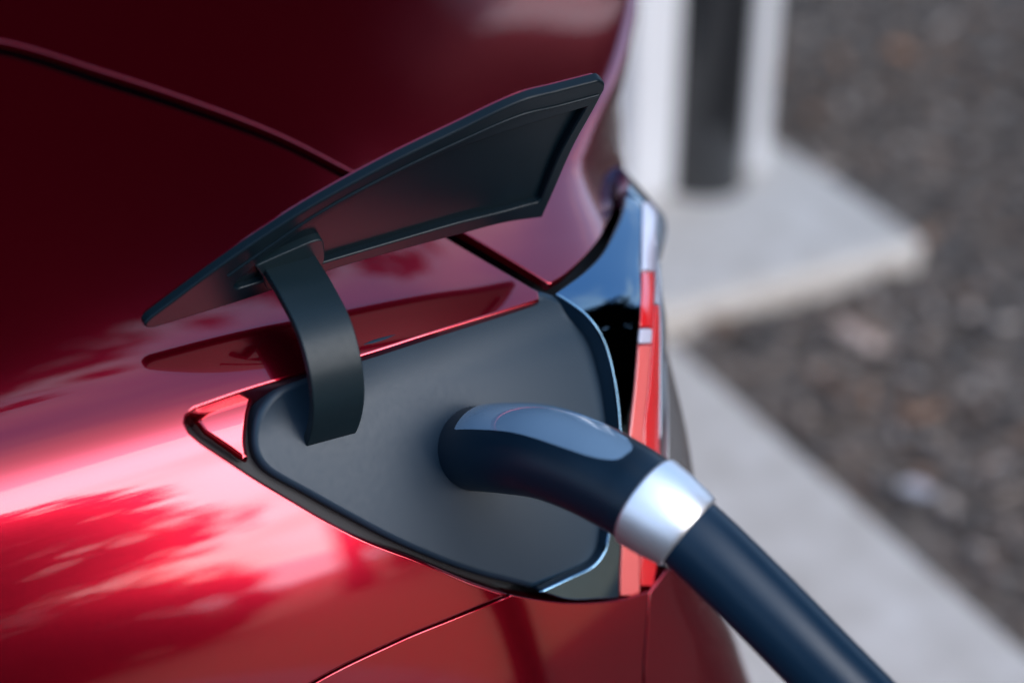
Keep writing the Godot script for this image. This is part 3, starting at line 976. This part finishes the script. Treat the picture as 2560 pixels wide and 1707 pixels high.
	var lamp := part("tail_light", skin(loop([lg, PackedVector2Array([lt[0], lt[1], lm[0]]), lm, PackedVector2Array([lm[lm.size() - 1], lb[2], lb[1], lb[0]]), back(pairs(LL))]), [], s_lamp, 0.0012, 0.012, 0.005), M.lamp_black, t)
	for k in [["pale_lens", A0L, A0R, "lamp_sky_pale"], ["red_lens", A1L, A1R, "lamp_red"], ["pale_lens", A2L, A2R, "lamp_sky_pale"], ["pale_red_lens", A3L, A3R, "lamp_pink"], ["pale_lens", B0L, B0R, "lamp_sky_pale"], ["dark_red_lens", B1L, B1R, "lamp_red"]]:  # the pale pieces hold the reflected sky in their colour
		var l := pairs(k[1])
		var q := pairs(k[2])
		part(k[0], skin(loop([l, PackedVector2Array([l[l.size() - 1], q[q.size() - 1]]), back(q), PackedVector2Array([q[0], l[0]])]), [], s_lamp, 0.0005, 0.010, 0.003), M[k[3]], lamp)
	var cl := pairs(CL)
	var cr := moved(cl, Vector2(0.055, -0.004))
	part("lens_rim", skin(loop([cl, PackedVector2Array([cl[cl.size() - 1], cr[cr.size() - 1]]), back(cr), PackedVector2Array([cr[0], cl[0]])]), [], s_lamp, 0.0010, 0.010, 0.004), M.lamp_rim, lamp)
	var ul := pairs(UL)
	part("trunk_lamp", skin(loop([ul, PackedVector2Array([ul[2], Vector2(0.19, 0.14), Vector2(0.26, 0.17)]), PackedVector2Array([Vector2(0.26, 0.17), Vector2(0.23, 0.09), Vector2(0.15, 0.075), ul[0]])]), [], s_lamp, 0.0010, 0.012, 0.005), M.lamp_black, t)
	part("rear_panel", skin(PackedVector2Array([Vector2(0.24, 0.32), Vector2(1.25, 0.32), Vector2(1.25, 0.955), Vector2(0.24, 0.955)]), [], s_rear, 0.004, 0.01, 0.02), M.red_paint, t)
	door(t)
	part("rear_window", skin(PackedVector2Array([Vector2(0.02, -0.52), Vector2(0.9, -0.42), Vector2(0.9, 0.42), Vector2(0.02, 0.52)]), [], s_window, 0.004, 0.01, 0.04), M.window_glass, t)
	wheel(t)

func door(t: Node3D) -> void:
	var a := loop([pairs(FL), pairs(FR), pairs(FC), pairs(FU), pairs(FT)], 0.002)
	var b := loop([pairs(NL), pairs(NC), pairs(NR), pairs(NU)], 0.002)
	var d := part("charge_port_door", skin(a, [b], s_door, 0.0012, 0.0050, 0.004, 0.004), M.door_plastic, t)
	part("inner_panel", skin(inset(b, -0.0006) if area(b) > 0 else inset(b, 0.0006), [], s_door_floor, 0.0004, 0.001, 0.004), M.door_plastic, d)
	part("outer_skin", skin(inset(a, 0.0018 * signf(area(a))), [], s_door_back, 0.0004, 0.0022, 0.004), M.red_paint, d)
	var rows: Array = []
	var path := PackedVector3Array()
	for q in spline(pairs(RIB), 0.003):
		path.append(s_door(q.x, q.y))
	var fr := frames(path, DOOR_N)
	for i in path.size():
		rows.append([path[i], fr[i], 0.0009])
	part("hinge_plate", skin(loop([pairs(HP), PackedVector2Array([pairs(HP)[7], pairs(HP)[0]])], 0.002), [], s_door_plate, 0.0008, 0.006, 0.003), M.arm_plastic, d)
	part("rib", tube(rows, 10), M.door_plastic, d)
	# hinge arm: a curved strap in the plane across the car
	var p := PackedVector2Array()
	for i in range(0, ARM.size(), 2):
		p.append(Vector2(ARM[i], ARM[i + 1]))
	p = spline(p, 0.002)
	var pos := PackedVector3Array()
	var nor := PackedVector3Array()
	var x0 := -0.1142
	var x1 := -0.0872
	var th := 0.0052
	var e := 0.0007
	# section: (across, through) with normals, outer face first
	var sec: Array = []
	for c in [[x1 - e, -e, 0.0], [x1 - e, -th + e, 90.0], [x0 + e, -th + e, 180.0], [x0 + e, -e, 270.0]]:
		for k in 4:
			var an := deg_to_rad(c[2] + 30.0 * k)
			sec.append([c[0] + e * sin(an), c[1] + e * cos(an), Vector2(sin(an), cos(an))])
	var ps: Array = []
	var ns: Array = []
	for i in p.size():
		var tt := (p[mini(i + 1, p.size() - 1)] - p[maxi(i - 1, 0)]).normalized()
		var outv := Vector3(0, -tt.y, tt.x) * 1.0
		if outv.z < 0.0 and i < p.size() / 2:
			outv = -outv
		outv = Vector3(0, -tt.y, tt.x)
		var prow := PackedVector3Array()
		var nrow := PackedVector3Array()
		for s in sec:
			prow.append(Vector3(s[0], p[i].x, p[i].y) + outv * s[1])
			nrow.append((Vector3(s[2].x, 0, 0) + outv * s[2].y).normalized())
		ps.append(prow)
		ns.append(nrow)
	for k in p.size() - 1:
		for i in sec.size():
			var j := (i + 1) % sec.size()
			for w in [[k, i], [k + 1, i], [k + 1, j], [k, i], [k + 1, j], [k, j]]:
				pos.append(ps[w[0]][w[1]])
				nor.append(ns[w[0]][w[1]])
	part("hinge_arm", mesh_of(pos, nor), M.arm_plastic, d)

func wheel(t: Node3D) -> void:
	var f := [Vector3(0, 0, 1), Vector3.UP, Vector3(1, 0, 0)]
	var rows: Array = []
	for a in [[0.0, 0.21], [0.005, 0.29], [0.02, 0.325], [0.05, 0.335], [0.18, 0.335], [0.21, 0.325], [0.225, 0.29], [0.23, 0.225]]:
		rows.append([Vector3(0, 0, a[0]), f, a[1]])
	var w := part("wheel", tube(rows, 64), M.tyre_rubber, t, Vector3(-0.5, 0.335, -0.16))
	rows = []
	for a in [[0.12, 0.02], [0.20, 0.05], [0.215, 0.20], [0.226, 0.226]]:
		rows.append([Vector3(0, 0, a[0]), f, a[1]])
	part("rim", tube(rows, 64, 0.0, TAU, false), M.rim_metal, w)

# ---------------------------------------------------------------- connector
func connector() -> void:
	var t := thing("charging_connector", "black charging connector with a silver collar plugged into the red car", "charging connector", Vector3.ZERO)
	var path := spline3(CABLE, 0.003)
	var fr := frames(path, Vector3.UP)
	var s := PackedFloat32Array([0.0])
	for i in range(1, path.size()):
		s.append(s[i - 1] + path[i].distance_to(path[i - 1]))
	var at := func(p: Vector3) -> float:
		var best := 0
		for i in path.size():
			if path[i].distance_to(p) < path[best].distance_to(p):
				best = i
		return s[best]
	var s1: float = at.call(Vector3(0.0054, 0.9286, 0.1235))
	var s2: float = at.call(Vector3(0.0161, 0.9208, 0.1451))
	var place := func(d: float) -> Array:
		var i := 0
		while i < s.size() - 2 and s[i + 1] < d:
			i += 1
		var k: float = clampf((d - s[i]) / (s[i + 1] - s[i]), 0.0, 1.0)
		var f: Array = fr[i]
		var g: Array = fr[i + 1]
		return [path[i].lerp(path[i + 1], k), [f[0].lerp(g[0], k).normalized(), f[1].lerp(g[1], k).normalized(), f[2].lerp(g[2], k).normalized()]]
	var radius := func(d: float) -> float:
		return 0.0218 + 0.0010 * sin(PI * clampf(d / s1, 0.0, 1.0))
	var rows: Array = []
	var n := 60
	for i in n + 1:
		var d := s1 * i / n
		var q: Array = place.call(d)
		rows.append([q[0], q[1], radius.call(d)])
	part("handle", tube(rows, 64), M.handle_rubber, t)
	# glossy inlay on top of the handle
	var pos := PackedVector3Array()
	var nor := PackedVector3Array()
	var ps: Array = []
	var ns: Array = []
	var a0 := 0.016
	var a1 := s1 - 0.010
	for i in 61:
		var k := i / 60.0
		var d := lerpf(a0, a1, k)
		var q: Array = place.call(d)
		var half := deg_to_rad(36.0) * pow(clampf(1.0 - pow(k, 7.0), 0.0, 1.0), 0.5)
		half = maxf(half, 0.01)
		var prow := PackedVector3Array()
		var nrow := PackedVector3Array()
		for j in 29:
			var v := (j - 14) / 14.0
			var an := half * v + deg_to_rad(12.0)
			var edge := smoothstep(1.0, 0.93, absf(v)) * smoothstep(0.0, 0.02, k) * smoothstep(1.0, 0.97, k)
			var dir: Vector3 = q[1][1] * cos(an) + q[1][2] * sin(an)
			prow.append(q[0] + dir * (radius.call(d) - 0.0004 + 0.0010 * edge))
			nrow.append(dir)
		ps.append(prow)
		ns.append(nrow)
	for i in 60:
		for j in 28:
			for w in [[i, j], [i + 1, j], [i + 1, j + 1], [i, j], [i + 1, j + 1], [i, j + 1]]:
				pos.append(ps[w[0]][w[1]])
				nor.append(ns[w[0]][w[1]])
	part("top_inlay", mesh_of(pos, nor), M.handle_sky_gloss, t)
	rows = []
	for a in [[0.0, 0.0195], [0.0, 0.0226], [0.02, 0.0231], [0.06, 0.0232], [0.5, 0.0222], [0.80, 0.0209], [0.93, 0.0203], [0.98, 0.0199], [1.0, 0.0193], [1.0, 0.0175]]:
		var q: Array = place.call(lerpf(s1, s2, a[0]))
		rows.append([q[0], q[1], a[1]])
	part("collar", tube(rows, 72), M.collar_metal, t)
	rows = []
	var d2 := s2 - 0.004
	while d2 < s[s.size() - 1]:
		var q: Array = place.call(d2)
		rows.append([q[0], q[1], 0.018])
		d2 += 0.004 if d2 < s2 + 0.25 else 0.02
	part("cable", tube(rows, 40), M.cable_rubber, t)

func _ready() -> void:
	rng.seed = 4
	set_stage()
	make_tables()
	materials()
	setting()
	car()
	connector()
